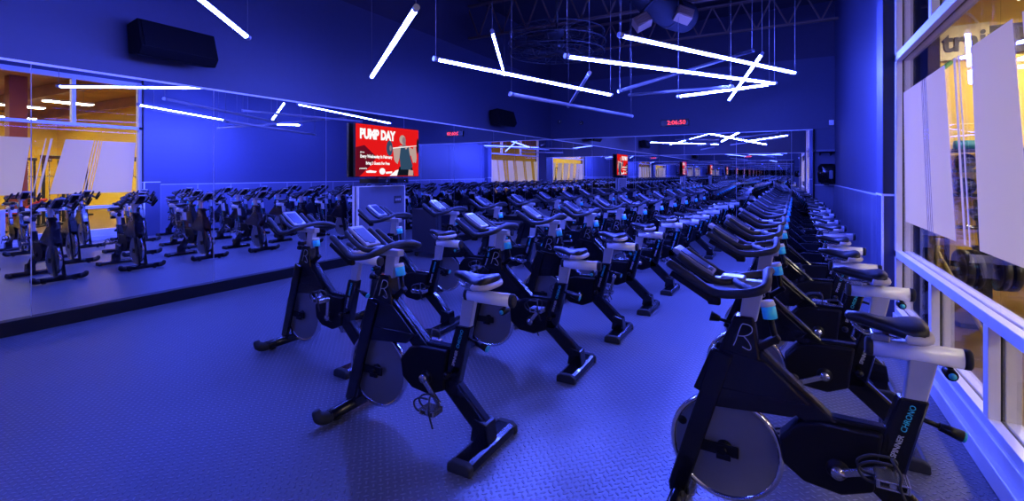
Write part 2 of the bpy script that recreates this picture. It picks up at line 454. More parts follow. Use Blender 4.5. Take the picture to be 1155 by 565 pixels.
for k in range(9):
    struct('trim_%d' % (10+k), MB().span(GX0, GX1, GY0+1.2+2.6*k, GY0+1.35+2.6*k, GZ-0.38, GZ), 'brown')
spots = [(4.6, -2.4), (3.0, 8.6), (5.6, 8.8), (5.2, 3.4), (5.0, -1.0), (8.4, 6.9), (7.8, 1.0), (7.8, -4.0), (11.0, 6.4), (11.0, 1.5), (11.0, -4.0), (16.0, 7.6), (16.0, 3.0), (16.0, -3.0)]  # those beside the end wall are added to brighten its yellow
for i, (x, y) in enumerate(spots):
    t = thing('high_bay_lamp', 'warm high bay lamp hanging in the gym beyond the window glass', 'ceiling lamp', (x, y, GZ-0.62), 0, 'gym lamps beyond the window')
    MB().prism([(-0.22, 0.06), (0.22, 0.06), (0.14, 0.13), (-0.14, 0.13)], 1.3, 'y', 0, 0.004).build('reflector', 'white', t)
    MB().span(-0.2, 0.2, -0.62, 0.62, 0.045, 0.058).build('lit_panel', 'gymlamp', t)
    MB().tube([(0, -0.4, 0.13), (0, -0.4, 0.62)], 0.006, 6).tube([(0, 0.4, 0.13), (0, 0.4, 0.62)], 0.006, 6).build('hanger', 'cable', t)

# sign on the yellow end wall
t = thing('wall_sign', 'cream sign board with dark lettering on the yellow gym wall', 'sign', (2.40, GY1-0.04, 3.58))
def gy(x0, x1, z0, z1, y0=-0.03, y1=0.03): return MB().span(x0, x1, y0, y1, z0, z1, 0.004)
gy(-0.75, 0.36, -0.24, 0.30).build('board', 'cream', t)
gy(0.36, 1.9, -0.20, 0.24).build('dark_board', 'signdark', t)
MB().mesh(text_mesh('train', 0.44, 0.012, 0.01, 'LEFT', 0.86), frame_mat((-0.20, -0.045, 0.03), (1, 0, 0), (0, 0, 1))).build('lettering', 'signdark', t)
MB().tube(smooth_path([(-0.75, -0.04, -0.62), (-0.45, -0.04, -0.50), (-0.22, -0.04, -0.38), (-0.08, -0.04, -0.26)]), [0.035]*18+[0.01], 8).build('swoosh', 'green', t)
MB().tube(smooth_path([(-0.05, -0.04, 0.52), (0.12, -0.04, 0.45), (0.22, -0.04, 0.30)]), 0.018, 8).build('flourish', 'cream', t)

# squat rack with two racked barbells against the yellow wall
def plate_mb(x, r=0.225): return MB().lathe([(0.0, x-0.03), (r*0.35, x-0.03), (r*0.4, x-0.018), (r*0.85, x-0.018), (r*0.9, x-0.032), (r, x-0.026), (r, x+0.026), (r*0.9, x+0.032), (r*0.4, x+0.018), (0.0, x+0.03)], 28, 'x')
t = thing('ball_rack', 'black wall rack with three shelves on the yellow gym wall', 'rack', (2.68, GY1-0.25, 0))
for x in (-0.42, 0.42):
    MB().span(x-0.025, x+0.025, 0.15, 0.24, 0, 2.0, 0.004).span(x-0.025, x+0.025, -0.12, 0.22, 0, 0.05, 0.004).build('upright', 'kit', t)
for z in (1.18, 1.55, 1.86):
    MB().span(-0.45, 0.45, -0.16, 0.20, z, z+0.025, 0.004).span(-0.45, 0.45, -0.17, -0.15, z, z+0.05).build('shelf', 'kit', t)
for z, wz in ((1.18, 'lower'), (1.55, 'middle')):
    for x, wx in ((-0.25, 'left'), (0.25, 'right')):
        bl = MB().ball((0, 0, 0), 0.135, 3).build('medicine_ball', 'kit'); bl.location = (2.68+x, GY1-0.25, z+0.16)
        tag(bl, 'black medicine ball on the %s shelf of the gym wall rack, %s of two' % (wz, wx), 'ball', 'medicine balls on the wall rack')
        MB().lathe([(0.1355, -0.012), (0.138, 0), (0.1355, 0.012)], 24, 'z').build('seam_band', 'rubber', bl)
rl = MB().lathe([(0.03, -0.30), (0.075, -0.30), (0.08, -0.29), (0.08, 0.29), (0.075, 0.30), (0.03, 0.30), (0.03, -0.30)], 20, 'x').build('foam_roller', 'tealkit'); rl.location = (2.6, GY1-0.25, 1.966)
tag(rl, 'teal foam roller on the top shelf of the gym wall rack', 'foam roller')
# dumbbell rack along the wall
t = thing('dumbbell_rack', 'long black two tier dumbbell rack below the yellow gym wall', 'rack', (5.0, 9.2, 0))
for x in (-2.6, -0.9, 0.9, 2.6):
    MB().bar((x, -0.3, 0), (x, 0.12, 1.15), 0.06, 0.08, 0.004).span(x-0.03, x+0.03, -0.34, 0.3, 0, 0.05).build('upright', 'kit', t)
for z, y in ((0.45, -0.2), (0.95, 0.0)):
    MB().box((0, y, z), (5.4, 0.34, 0.03), Matrix.Rotation(0.35, 3, 'X')).box((0, y-0.17, z-0.03), (5.4, 0.02, 0.08)).build('tray', 'kit', t)
db = None; n = 0
for z, y in ((0.57, -0.2), (1.07, 0.0)):
    for k in range(12):
        if db is None:
            db = thing('dumbbell', 'round black dumbbell', 'dumbbell', (0, 0, 0))
            MB().tube([(0, -0.07, 0), (0, 0.07, 0)], 0.015, 8).build('handle', 'steel', db)
            for s in (-1, 1): MB().lathe([(0, s*0.06), (0.07, s*0.06), (0.082, s*0.075), (0.082, s*0.15), (0.07, s*0.165), (0, s*0.165)], 18, 'y').build('head', 'kit', db)
            o = db
        else: o = copy_tree(db)
        o.location = (5.0-2.35+0.43*k, 9.2+y, z+0.02); o['group'] = 'dumbbells on the gym rack'
        o['label'] = 'round black dumbbell on the long rack below the yellow gym wall'
        n += 1
# bench with pads close to the glass, a stanchion with a stay, a pulley tower and boxes seen in the mirror
def bench(loc, rz, lab, padmat):
    t = thing('weight_bench', lab, 'bench', loc, rz)
    MB().span(-0.7, 0.25, -0.14, 0.14, 0.40, 0.47, 0.02).build('seat_pad', padmat, t)
    MB().box((0.53, 0, 0.63), (0.62, 0.28, 0.07), Matrix.Rotation(-0.6, 3, 'Y'), 0.02).build('back_pad', padmat, t)
    MB().span(-0.6, 0.7, -0.03, 0.03, 0.32, 0.39).bar((0.3, 0, 0.36), (0.55, 0, 0.58), 0.05, 0.05).build('spine', 'kit', t)
    for x in (-0.55, 0.65):
        MB().span(x-0.03, x+0.03, -0.03, 0.03, 0.03, 0.36).span(x-0.035, x+0.035, -0.3, 0.3, 0, 0.05, 0.004).build('leg', 'kit', t)
bench((2.4, 7.7, 0), 0.5, 'black padded bench close behind the window glass', 'matte')
bench((7.0, 3.3, 0), 1.3, 'teal padded bench on the gym floor', 'tealkit')
bench((6.2, 4.9, 0), 2.3, 'red padded bench on the gym floor', 'redkit')
def pulley_tower(loc, rz, lab):
    t = thing('pulley_machine', lab, 'exercise machine', loc, rz)
    for s in (-1, 1):
        MB().span(s*0.28-0.03, s*0.28+0.03, -0.03, 0.03, 0.05, 2.05, 0.004).build('upright', 'kit', t)
        MB().tube([(s*0.12, 0, 0.1), (s*0.12, 0, 1.95)], 0.012, 8).build('guide_rod', 'steel', t)
    MB().span(-0.34, 0.34, -0.35, 0.35, 0, 0.06, 0.005).build('base', 'kit', t)
    MB().span(-0.34, 0.34, -0.05, 0.05, 1.98, 2.08, 0.005).build('top_beam', 'kit', t)
    for k in range(9): MB().span(-0.17, 0.17, -0.05, 0.05, 0.10+0.065*k, 0.16+0.065*k, 0.004).build('weight_plate', 'matte', t)
    MB().lathe([(0, -0.015), (0.07, -0.015), (0.06, 0), (0.07, 0.015), (0, 0.015)], 18, 'x', (0, -0.14, 1.95)).build('pulley', 'steel', t)
    MB().tube([(0, -0.2, 1.95), (0, -0.2, 1.45)], 0.004, 6).tube([(-0.3, -0.2, 1.42), (-0.1, -0.2, 1.46), (0.1, -0.2, 1.46), (0.3, -0.2, 1.42)], 0.014, 8).build('pull_bar', 'steel', t)
pulley_tower((5.4, 3.9, 0), 1.5, 'black pulley weight tower in the gym, behind the film slits')
pulley_tower((6.4, 5.9, 0), 1.2, 'black pulley weight tower beside the red gym column')
pulley_tower((3.6, 7.0, 0), 0.2, 'black pulley weight tower near the dumbbell rack')
for x, y, rz in ((9.4, 4.6, 1.4), (9.6, 6.1, 1.6), (9.8, 7.6, 1.5), (8.8, 2.2, 1.3)):
    n0 = set(bpy.data.objects); pulley_tower((x, y, 0), rz, 'black pulley weight tower in the row deep in the gym')
    [o for o in bpy.data.objects if o not in n0 and o.parent is None][0]['group'] = 'pulley towers deep in the gym'
t = thing('stanchion', 'yellow floor stanchion with a slanting stay behind the glass', 'post', (1.29, 6.12, 0))
MB().lathe([(0, 0), (0.11, 0), (0.11, 0.02), (0.03, 0.04), (0, 0.04)], 20).build('base', 'kit', t)
MB().tube([(0, 0, 0.03), (0, 0, 1.25)], 0.022, 10).build('pole', 'yellowpole', t)
MB().tube([(0, 0, 0.78), (0.32, -0.15, 0.02)], 0.018, 8).build('stay', 'yellowpole', t)
# plate tree with large discs just past the sill
t = thing('plate_tree', 'black weight plate tree with thick round plates behind the sill', 'weight rack', (1.78, 6.65, 0), 0.15)
MB().span(-0.3, 0.3, -0.25, 0.25, 0, 0.05, 0.005).span(-0.04, 0.04, -0.04, 0.04, 0.05, 1.1, 0.004).build('post', 'kit', t)
for s in (-1, 1):
    for z in (0.55, 0.98): MB().tube([(0, 0, z), (s*0.3, 0, z)], 0.02, 10).build('peg', 'steel', t)
for s in (-1, 1):
    for k in range(2):
        o = plate_mb(0, 0.2).build('weight_plate', 'kit'); c, q = math.cos(0.15), math.sin(0.15); d = s*(0.1+0.085*k)
        o.location = (1.78+d*c, 6.65+d*q, 0.55); o.rotation_euler = (0, 0, 0.15)
        tag(o, 'thick round black weight plate hanging on the plate tree', 'weight plate', 'plates on the plate tree')

# ------------------------------------------------------------------ spin bike (local: +x faces forward, z up)
RAIL_Z = 0.855
def make_bike():
    b = thing('spin_bike', 'bike', 'exercise bike')
    # main frame: inverted V with a filled gusset under the head
    f = MB()
    f.bar((0.17, 0, 0.735), (-0.505, 0, 0.125), 0.062, 0.105, 0.012)
    f.prism([(0.135, 0.70), (0.165, 0.905), (0.245, 0.905), (0.31, 0.74), (0.29, 0.70)], 0.082, 'y', 0, 0.010)
    f.prism([(0.30, 0.755), (0.12, 0.725), (-0.045, 0.575), (0.355, 0.565)], 0.088, 'y', 0, 0.006)
    for s in (-1, 1):
        f.prism([(0.355, 0.58), (-0.05, 0.58), (0.02, 0.515), (0.37, 0.485)], 0.012, 'y', s*0.040, 0.003)
        f.bar((0.285, s*0.047, 0.74), (0.485, s*0.047, 0.075), 0.026, 0.082, 0.008)
    f.bar((0.325, 0, 0.735), (0.40, 0, 0.545), 0.085, 0.03, 0.006)
    f.span(0.43, 0.52, -0.055, 0.055, 0.055, 0.10, 0.008)
    f.prism([(-0.215, 0.30), (-0.335, 0.30), (-0.425, 0.675), (-0.33, 0.675)], 0.062, 'y', 0, 0.010)
    f.span(-0.36, -0.06, -0.026, 0.026, 0.505, 0.545, 0.006)
    f.prism([(-0.545, 0.17), (-0.46, 0.19), (-0.44, 0.06), (-0.56, 0.06)], 0.10, 'y', 0, 0.006)
    f.build('frame', 'frame', b)
    g = MB().prism([(-0.262, 0.37), (-0.255, 0.29), (-0.15, 0.245), (-0.02, 0.26), (0.055, 0.315), (0.07, 0.42), (0.0, 0.50), (-0.08, 0.525), (-0.285, 0.525)], 0.095, 'y', 0, 0.014, 3)
    cg = g.build('chain_guard', 'matte', b)
    MB().lathe([(0, -0.054), (0.036, -0.054), (0.040, -0.048), (0.040, 0.048), (0.036, 0.054), (0, 0.054)], 20, 'y', (-0.135, 0, 0.35)).build('bearing_cap', 'matte', cg)
    # flywheel
    R = 0.235
    w = MB().lathe([(0, -0.010), (0.03, -0.012), (R-0.022, -0.010), (R-0.020, 0.010), (0.03, 0.012), (0, 0.010)], 44, 'y', smooth=False).build('flywheel', 'disc', b, (0.285, 0, 0.30))
    MB().lathe([(R-0.022, -0.014), (R-0.004, -0.016), (R, -0.010), (R, 0.010), (R-0.004, 0.016), (R-0.022, 0.014), (R-0.022, -0.014)], 44, 'y').build('rim', 'chrome', w)
    MB().lathe([(0, -0.032), (0.028, -0.032), (0.034, -0.014), (0.034, 0.014), (0.028, 0.032), (0, 0.032)], 16, 'y').build('hub', 'matte', w)
    br = MB()
    for s in (-1, 1):
        br.span(0.225, 0.415, s*0.036-0.006, s*0.036+0.006, 0.275, 0.325, 0.004)
        br.span(0.255, 0.315, s*0.046-0.008, s*0.046+0.008, 0.262, 0.285, 0.003)
    br.tube([(0.285, -0.058, 0.30), (0.285, 0.058, 0.30)], 0.013, 10)
    br.build('axle_bracket', 'matte', b)
    # stabilisers
    fs = MB().tube([(0.475, -0.235, 0.052), (0.475, 0.235, 0.052)], 0.036, 14).build('front_stabilizer', 'frame', b)
    for s in (-1, 1):
        pts = smooth_path([(0.475, s*0.22, 0.050), (0.478, s*0.265, 0.052), (0.495, s*0.290, 0.075), (0.508, s*0.296, 0.108)], 4)
        MB().tube(pts, [0.038]*(len(pts)-5)+[0.034, 0.030, 0.028, 0.025, 0.018], 12).lathe([(0, s*0.17-0.02), (0.03, s*0.17-0.02), (0.034, s*0.17), (0.03, s*0.17+0.02), (0, s*0.17+0.02)], 14, 'y', (0.475, 0, 0.034)).build('end_foot', 'rubber', fs)
    rs = MB().prism([(-0.575, 0.012), (-0.435, 0.012), (-0.440, 0.050), (-0.465, 0.062), (-0.545, 0.062), (-0.570, 0.050)], 0.44, 'y', 0, 0.004).build('rear_stabilizer', 'frame', b)
    for s in (-1, 1):
        MB().prism([(-0.578, 0.0), (-0.432, 0.0), (-0.434, 0.045), (-0.463, 0.064), (-0.547, 0.064), (-0.576, 0.045)], 0.04, 'y', s*0.235, 0.008).build('end_foot', 'rubber', rs)
    # cranks and pedals (origin on the bottom bracket so they can turn)
    for s, a in ((-1, 0), (1, PI)):
        c = MB().bar((0, s*0.078, 0), (0.17, s*0.088, 0), 0.016, 0.030, 0.005, up=(0, 0, 1)).lathe([(0, -0.012), (0.024, -0.012), (0.024, 0.012), (0, 0.012)], 14, 'y', (0, s*0.076, 0)).build('crank_arm', 'steel', b, (-0.135, 0, 0.35))
        p = MB()
        p.span(-0.042, 0.042, s*0.03, s*0.115, 0.008, 0.016, 0.003).span(-0.042, 0.042, s*0.03, s*0.115, -0.016, -0.008, 0.003)
        p.span(-0.05, -0.038, s*0.03, s*0.115, -0.016, 0.016, 0.003).span(0.038, 0.05, s*0.03, s*0.115, -0.016, 0.016, 0.003)
        p.tube([(0, 0.0, 0), (0, s*0.11, 0)], 0.011, 8)
        p = p.build('pedal', 'steel', c, (0.17, s*0.09, 0))
        cage = MB()
        for q in (0.045, 0.10): cage.tube(smooth_path([(0.045, s*q, -0.01), (0.085, s*(q*0.9+0.008), 0.0), (0.10, s*(q*0.8+0.015), 0.035), (0.06, s*(q*0.9+0.008), 0.065), (0.0, s*q, 0.07)], 4), 0.005, 6)
        cage.tube(smooth_path([(-0.01, s*0.03, 0.0), (-0.02, s*0.035, 0.05), (0.0, s*0.075, 0.078), (-0.02, s*0.115, 0.05), (-0.02, s*0.115, 0.0), (-0.05, s*0.12, -0.07)], 4), 0.005, 6)
        cage.build('toe_cage', 'rubber', c, (0.17, s*0.09, 0))
        c.rotation_euler = (0, a, 0)
    # seat post, rail and saddle
    MB().prism([(-0.345, 0.66), (-0.415, 0.66), (-0.452, 0.835), (-0.365, 0.835)], 0.040, 'y', 0, 0.006).build('seat_post', 'silver', b)
    r = MB(); L0, L1 = -0.265, -0.54
    ring = lambda x: [(x, 0.029*math.cos(2*PI*k/18), RAIL_Z-0.006+0.036*math.sin(2*PI*k/18)) for k in range(18)]
    rl = r.loft([ring(L0), ring(L1)]).build('seat_rail', 'railalu_lit', b)
    for x, s in ((L0, 1), (L1, -1)):
        rg = lambda xx, k0: [(xx, 0.030*k0*math.cos(2*PI*k/18), RAIL_Z-0.006+0.037*k0*math.sin(2*PI*k/18)) for k in range(18)]
        MB().loft([rg(x-s*0.003, 1), rg(x+s*0.016, 1), rg(x+s*0.022, 0.8)]).build('end_cap', 'rubber', rl)
    rl.location = (0, 0, 0)
    def sring(x, w, zt, zb, n=20):
        out = []
        for k in range(n):
            a = 2*PI*k/n; c, q = math.cos(a), math.sin(a)
            y = w * (abs(c)**0.8) * (1 if c >= 0 else -1)
            z = (zt+zb)/2 + (zt-zb)/2 * (abs(q)**0.7) * (1 if q >= 0 else -1)
            out.append((x, y, z))
        return out
    z0 = RAIL_Z
    SX = lambda x: -0.534 + (x+0.534)*0.84
    sd = MB().loft([sring(SX(x), w_, z0+u, z0+v) for x, w_, u, v in ((-0.228, 0.010, 0.112, 0.100), (-0.238, 0.026, 0.122, 0.088), (-0.30, 0.034, 0.124, 0.075),
                    (-0.37, 0.052, 0.113, 0.062), (-0.42, 0.086, 0.108, 0.055), (-0.465, 0.112, 0.114, 0.050), (-0.505, 0.108, 0.120, 0.055), (-0.525, 0.085, 0.116, 0.066), (-0.534, 0.045, 0.107, 0.078))]).build('saddle', 'saddle', b)
    bp = [(-0.455, -0.100), (-0.48, -0.105), (-0.505, -0.100), (-0.528, -0.070), (-0.535, 0), (-0.528, 0.070), (-0.505, 0.100), (-0.48, 0.105), (-0.455, 0.100)]
    pts = smooth_path([(x, y, z0+0.066) for x, y in bp], 4)
    MB().tube(pts, [0.005]+[0.017]*(len(pts)-2)+[0.005], 10).build('rear_bumper', 'bumper', sd, label='pale bumper round the back of the saddle')
    MB().tube([(-0.30, -0.02, z0+0.075), (-0.34, -0.022, z0+0.045), (-0.44, -0.022, z0+0.045), (-0.48, -0.03, z0+0.062)], 0.005, 6).tube([(-0.30, 0.02, z0+0.075), (-0.34, 0.022, z0+0.045), (-0.44, 0.022, z0+0.045), (-0.48, 0.03, z0+0.062)], 0.005, 6).span(-0.42, -0.36, -0.035, 0.035, z0+0.024, z0+0.055, 0.006).build('saddle_clamp', 'steel', sd)
    # knobs under the rail and on the seat tube
    k = MB().tube([(-0.50, 0, z0-0.02), (-0.50, 0, z0-0.055)], 0.010, 8).lathe([(0, -0.035), (0.016, -0.035), (0.02, -0.028), (0.02, 0.028), (0.016, 0.035), (0, 0.035)], 12, 'y', (-0.50, 0, z0-0.065)).build('slide_knob', 'matte', b)
    MB().lathe([(0, 0.034), (0.012, 0.034), (0.012, 0.040), (0, 0.040)], 10, 'y', (-0.50, 0, z0-0.065)).build('knob_cap', 'teal', k)
    MB().lathe([(0, -0.034), (0.012, -0.034), (0.012, -0.040), (0, -0.040)], 10, 'y', (-0.50, 0, z0-0.065)).build('knob_cap', 'teal', k)
    k = MB().tube([(-0.40, 0, 0.60), (-0.455, 0, 0.585)], 0.009, 8).tube([(-0.455, 0, 0.585), (-0.52, 0, 0.565)], [0.015, 0.021], 10).build('height_lever', 'matte', b)
    MB().tube([(-0.52, 0, 0.565), (-0.528, 0, 0.5625)], 0.019, 10).build('knob_cap', 'teal', k)
    MB().tube([(-0.30, 0.03, 0.40), (-0.30, 0.065, 0.40)], 0.007, 6).ball((-0.30, 0.075, 0.40), 0.020).build('clamp_knob', 'matte', b)
    # handlebar post, slider, bars, console
    MB().prism([(0.225, 0.885), (0.155, 0.885), (0.125, 1.035), (0.205, 1.035)], 0.042, 'y', 0, 0.006).build('handlebar_post', 'silver', b)
    MB().span(0.10, 0.33, -0.028, 0.028, 1.022, 1.062, 0.006).span(0.20, 0.30, -0.042, 0.042, 1.045, 1.075, 0.008).build('handlebar_slider', 'silver', b)
    h = MB(); ar = 0.0185
    P = [(0.115, 0, 1.125), (0.11, 0.10, 1.118), (0.112, 0.165, 1.100), (0.128, 0.198, 1.088), (0.165, 0.208, 1.075), (0.25, 0.208, 1.058), (0.315, 0.205, 1.062), (0.37, 0.200, 1.092), (0.44, 0.195, 1.135), (0.495, 0.192, 1.168)]
    P = [(x, -y, z) for x, y, z in P[:0:-1]] + P
    P = smooth_path(P, 4); n = len(P)
    h.tube(P, [ar*0.7, ar]+[ar]*(n-4)+[ar, ar*0.7], 12)
    h.tube(smooth_path([(0.15, -0.20, 1.082), (0.20, -0.13, 1.082), (0.235, -0.06, 1.083), (0.24, 0.0, 1.083), (0.235, 0.06, 1.083), (0.20, 0.13, 1.082), (0.15, 0.20, 1.082)], 4), ar*0.85, 10)
    for q in (-1, 1):
        h.tube(smooth_path([(0.24, q*0.05, 1.083), (0.31, q*0.095, 1.085), (0.40, q*0.105, 1.135), (0.47, q*0.10, 1.185)], 4), ar*0.85, 10)
    h = h.build('handlebar', 'foam', b)
    for q in (-1, 1):
        MB().bar((0.475, q*0.216, 1.125), (0.315, q*0.222, 1.032), 0.012, 0.026, 0.004).box((0.30, q*0.214, 1.028), (0.05, 0.03, 0.035), None, 0.008).build('grip_guard', 'matte', h)
    rt = Matrix.Rotation(-0.56, 3, 'Y')
    con = MB().box((0.415, 0, 1.152), (0.20, 0.125, 0.020), rt, 0.007).build('console', 'silver', b)
    MB().box((0.41, 0, 1.1605), (0.14, 0.09, 0.006), rt, 0.002).build('screen', 'lcd', con)
    MB().box((0.3455, 0, 1.1195), (0.022, 0.05, 0.008), rt, 0.002).build('button_strip', 'lcd', con)
    MB().prism([(0.29, 1.055), (0.36, 1.058), (0.47, 1.135), (0.49, 1.185), (0.33, 1.088)], 0.085, 'y', 0, 0.008).build('console_mount', 'matte', con)
    # resistance knob standing on the frame behind the post
    kn = MB().tube([(0.103, 0, 0.905), (0.113, 0, 0.958)], 0.029, 16).build('resistance_knob', 'cyan', b, label='cyan resistance knob')
    MB().tube([(0.08, 0, 0.80), (0.103, 0, 0.905)], 0.013, 8).build('knob_stem', 'matte', kn)
    MB().tube([(0.113, 0, 0.958), (0.1175, 0, 0.978)], [0.031, 0.027], 16).build('knob_cap', 'white', kn)
    MB().bar((0.16, 0, 0.76), (0.07, 0, 0.83), 0.04, 0.03, 0.006).build('knob_bracket', 'matte', b)
    # pop pin on the head and a knob at the fork
    MB().tube([(0.26, 0, 0.86), (0.31, 0, 0.872)], 0.008, 8).tube([(0.305, 0, 0.871), (0.345, 0, 0.880)], [0.012, 0.024], 10).build('pop_pin', 'matte', b)
    MB().tube([(0.41, 0, 0.36), (0.46, 0, 0.372)], 0.008, 8).ball((0.468, 0, 0.375), 0.024).build('fork_knob', 'matte', b)
    # decals
    d0, d1 = Vector((-0.288, 0, 0.36)), Vector((-0.378, 0, 0.66)); dv = (d1-d0).normalized()
    for s in (-1, 1):
        ex = dv; ey = Vector((0, -s, 0)).cross(ex) if False else (Vector((0, s, 0)).cross(ex))
        o = d0 + dv*0.133 + Vector((0, s*0.0316, 0)); o2 = d0 + dv*0.252 + Vector((0, s*0.0316, 0))
        MB().mesh(text_mesh('SPINNER', 0.0245, 0.0004, 0.0005, sx=1.0), frame_mat(o, ex, ey)).build('tube_lettering', 'letter', b)
        MB().mesh(text_mesh('CHRONO', 0.0265, 0.0002, 0.0005, sx=0.95), frame_mat(o2, ex, ey)).build('tube_lettering', 'teal', b)
        e = MB(); y = s*0.0415
        e.tube(smooth_path([(x, y, z) for x, z in [(0.245, 0.775), (0.235, 0.80), (0.215, 0.865), (0.20, 0.875), (0.175, 0.868), (0.172, 0.845), (0.195, 0.825), (0.225, 0.82)]], 4), 0.0021, 6)
        e.tube(smooth_path([(x, y, z) for x, z in [(0.205, 0.822), (0.185, 0.80), (0.175, 0.775), (0.185, 0.765), (0.21, 0.775)]], 4), 0.0021, 6)
        e.build('head_emblem', 'letter', b)
    return b

ORD = ['first', 'second', 'third', 'fourth', 'fifth', 'sixth', 'seventh', 'eighth', 'ninth', 'tenth', 'eleventh', 'twelfth', 'thirteenth']
rows = [
    ('window', [2.37, 3.42, 4.33, 5.36, 6.30, 7.26, 8.24, 9.22, 10.2, 11.18, 12.16, 13.1], lambda y: 0.05+0.018*(y-2.4), 'in the row beside the window', 'spin bikes in the row beside the window', 0.07),
    ('middle', [2.25, 3.50, 4.48, 5.48, 6.50, 7.50, 8.50, 9.50, 10.5, 11.5, 12.5], lambda y: -1.95+0.035*(y-2.25), 'in the middle row', 'spin bikes in the middle row', -0.09),
    ('mirror', [2.79, 3.83, 4.86, 5.90, 6.94, 7.98, 9.02, 10.06, 11.1, 12.14, 13.15], lambda y: -3.40, 'in the row facing the left mirror', 'spin bikes in the row facing the left mirror', -0.06),
]
proto = make_bike(); first = True
crank_angles = {('window', 0): 0.4, ('middle', 0): -0.75, ('mirror', 0): 1.4, ('middle', 1): 0.9, ('mirror', 1): 0.2}
rr = random.Random(3)
for rn, ys, fx, phrase, grp, slide in rows:
    for i, y in enumerate(ys):
        o = copy_tree(proto); first = False
        o.location = (fx(y), y, 0); o.rotation_euler = (0, 0, PI + rr.uniform(-0.04, 0.04))
        lab = 'black spin bike nearest the camera ' + phrase if i == 0 else 'black spin bike, %s from the camera %s' % (ORD[i], phrase)
        if i == len(ys)-1: lab = 'black spin bike farthest from the camera ' + phrase
        tag(o, lab, 'exercise bike', grp)
        ca = crank_angles.get((rn, i), rr.uniform(-PI, PI)); sl = slide + rr.uniform(-0.02, 0.02); hz = rr.uniform(-0.03, 0.015)
        if i == 0: hz = 0
        for ch in o.children:
            nm = ch.name.split('.')[0]
            if nm == 'crank_arm':
                ch.rotation_euler.y += ca
                for p in ch.children: p.rotation_euler = (0, -ch.rotation_euler.y, 0)
            elif nm in ('seat_rail', 'saddle', 'slide_knob'): ch.location.x = sl + {'seat_rail': -0.05, 'saddle': 0.05, 'slide_knob': -0.05}[nm]; ch.location.z = hz
            elif nm == 'seat_post': ch.location.z = hz
            elif nm in ('handlebar', 'console'): ch.location.z = -0.012 + (0.5*hz if i else -0.012)
for ch in list(proto.children):
    for g in list(ch.children): bpy.data.objects.remove(g)
    bpy.data.objects.remove(ch)
bpy.data.objects.remove(proto)

# ------------------------------------------------------------------ ray helper used only to place the lights and fixtures that were measured from the photograph
F_PX, VX, VY = 545.0, 885.0, 196.0
TH = math.atan((VX-577.5)/F_PX)
def ray(px, py):
    u = (px-577.5)/F_PX
    return Vector((-math.sin(TH)+math.cos(TH)*u, math.cos(TH)+math.sin(TH)*u, (VY-py)/F_PX))
def at_height(px, py, c):
    r = ray(px, py); t = c/r.z; return Vector((r.x*t, r.y*t, CAM_H+c))

# ------------------------------------------------------------------ suspended light tubes
def light_tube(p, q, on, label, n=(0, 0, -1), r=0.025, hs=1.6):
    """half of the tube is an opaque housing, the other half (towards n) a diffuser"""
    p, q = Vector(p), Vector(q); mid = (p+q)/2
    t = thing('light_tube', label, 'pendant light', mid, 0, 'suspended light tubes')
    d = (q-p).normalized(); a, b = p-mid, q-mid
    n = Vector(n); n = (n - d*n.dot(d)).normalized(); sd = d.cross(n)
    def half(a0, a1, rr, k=12):
        ring = lambda c: [c + (n*math.cos(x) + sd*math.sin(x))*rr for x in [a0+(a1-a0)*i/k for i in range(k+1)]] + [c]
        return MB().loft([ring(a+d*0.05), ring(b-d*0.05)])
    half(-hs, hs, r).build('diffuser', ('tubeon' if hs > 1 else 'tubeside') if on else 'tubeoff', t)
    half(hs, 2*PI-hs, r*1.04).build('housing', 'housing', t)
    for e, s in ((a, 1), (b, -1)):
        MB().tube([e, e+d*s*0.055], r*1.15, 14).build('end_cap', 'housing', t)
        MB().tube([e+d*s*0.03+Vector((0, 0, 0.02)), Vector((e.x+d.x*s*0.03, e.y+d.y*s*0.03, CEIL-mid.z))], 0.004, 6).build('cable', 'cable', t)
    return t
DN = (0, 0, -1)
TU = [
    ((470, 8), 1.40, (419, 87), 1.46, True, 'lit blue tube slanting down toward the first wall speaker', DN),
    ((489, 66), 1.30, (690, 107), 1.22, True, 'long lit blue tube in front of the round caged fan', None),
    ((555, 35), 1.90, (569, 84), 2.08, True, 'lit blue tube whose low end meets the long tube near the fan', None),
    ((698, 39), 1.40, (898, 82), 1.40, True, 'topmost long lit tube, its left end just below the duct', DN),
    ((637, 63), 1.26, (875, 94), 1.30, True, 'lit blue tube starting just below the caged fan', None),
    ((860, 60), 2.05, (822, 113), 1.72, True, 'lit blue tube crossing two longer tubes at their right ends', DN),
    ((763, 109), 1.30, (870, 95), 1.42, True, 'lit blue tube low above the wall clock', None),
    ((575, 106), 1.05, (713, 131), 1.0, False, 'unlit grey tube hanging near the back left corner', (-0.3, 0.8, 0.6)),
    ((665, 82), 1.40, (641, 120), 1.30, False, 'short looking unlit tube pointing away below the fan', (-0.6, 0.3, 0.6)),
    ((697, 103), 1.25, (850, 57), 2.00, True, 'tube slanting up behind the lit pair, seen from its dark back', (-1, 1, 0.1)),
    ((710, 107), 1.50, (826, 98), 1.12, True, 'dull tube with a bronze tinted back just above the low lit tube', 'back'),
]
for p, c0, q, c1, on, lab, nv in TU:
    P, Q = at_height(*p, c0), at_height(*q, c1)
    if nv is None: light_tube(P, Q, on, lab, Vector((0, 0, CAM_H)) - (P+Q)/2 + Vector((0, 0, -1.5)), hs=0.70)   # turned so that its lit strip looks down the room
    elif nv == 'back': light_tube(P, Q, on, lab, Vector(((P+Q).x, (P+Q).y, -1.0)), hs=0.70)                     # turned from the near end, its lit strip added to brighten the far rows
    else: light_tube(P, Q, on, lab, nv)
TP = at_height(281, 43, 1.45); TQ = at_height(228, 0, 1.60)
light_tube(TP, TP + (TQ-TP).normalized()*3.3, True, 'lit blue tube entering at the top beside the nearest wall speaker')

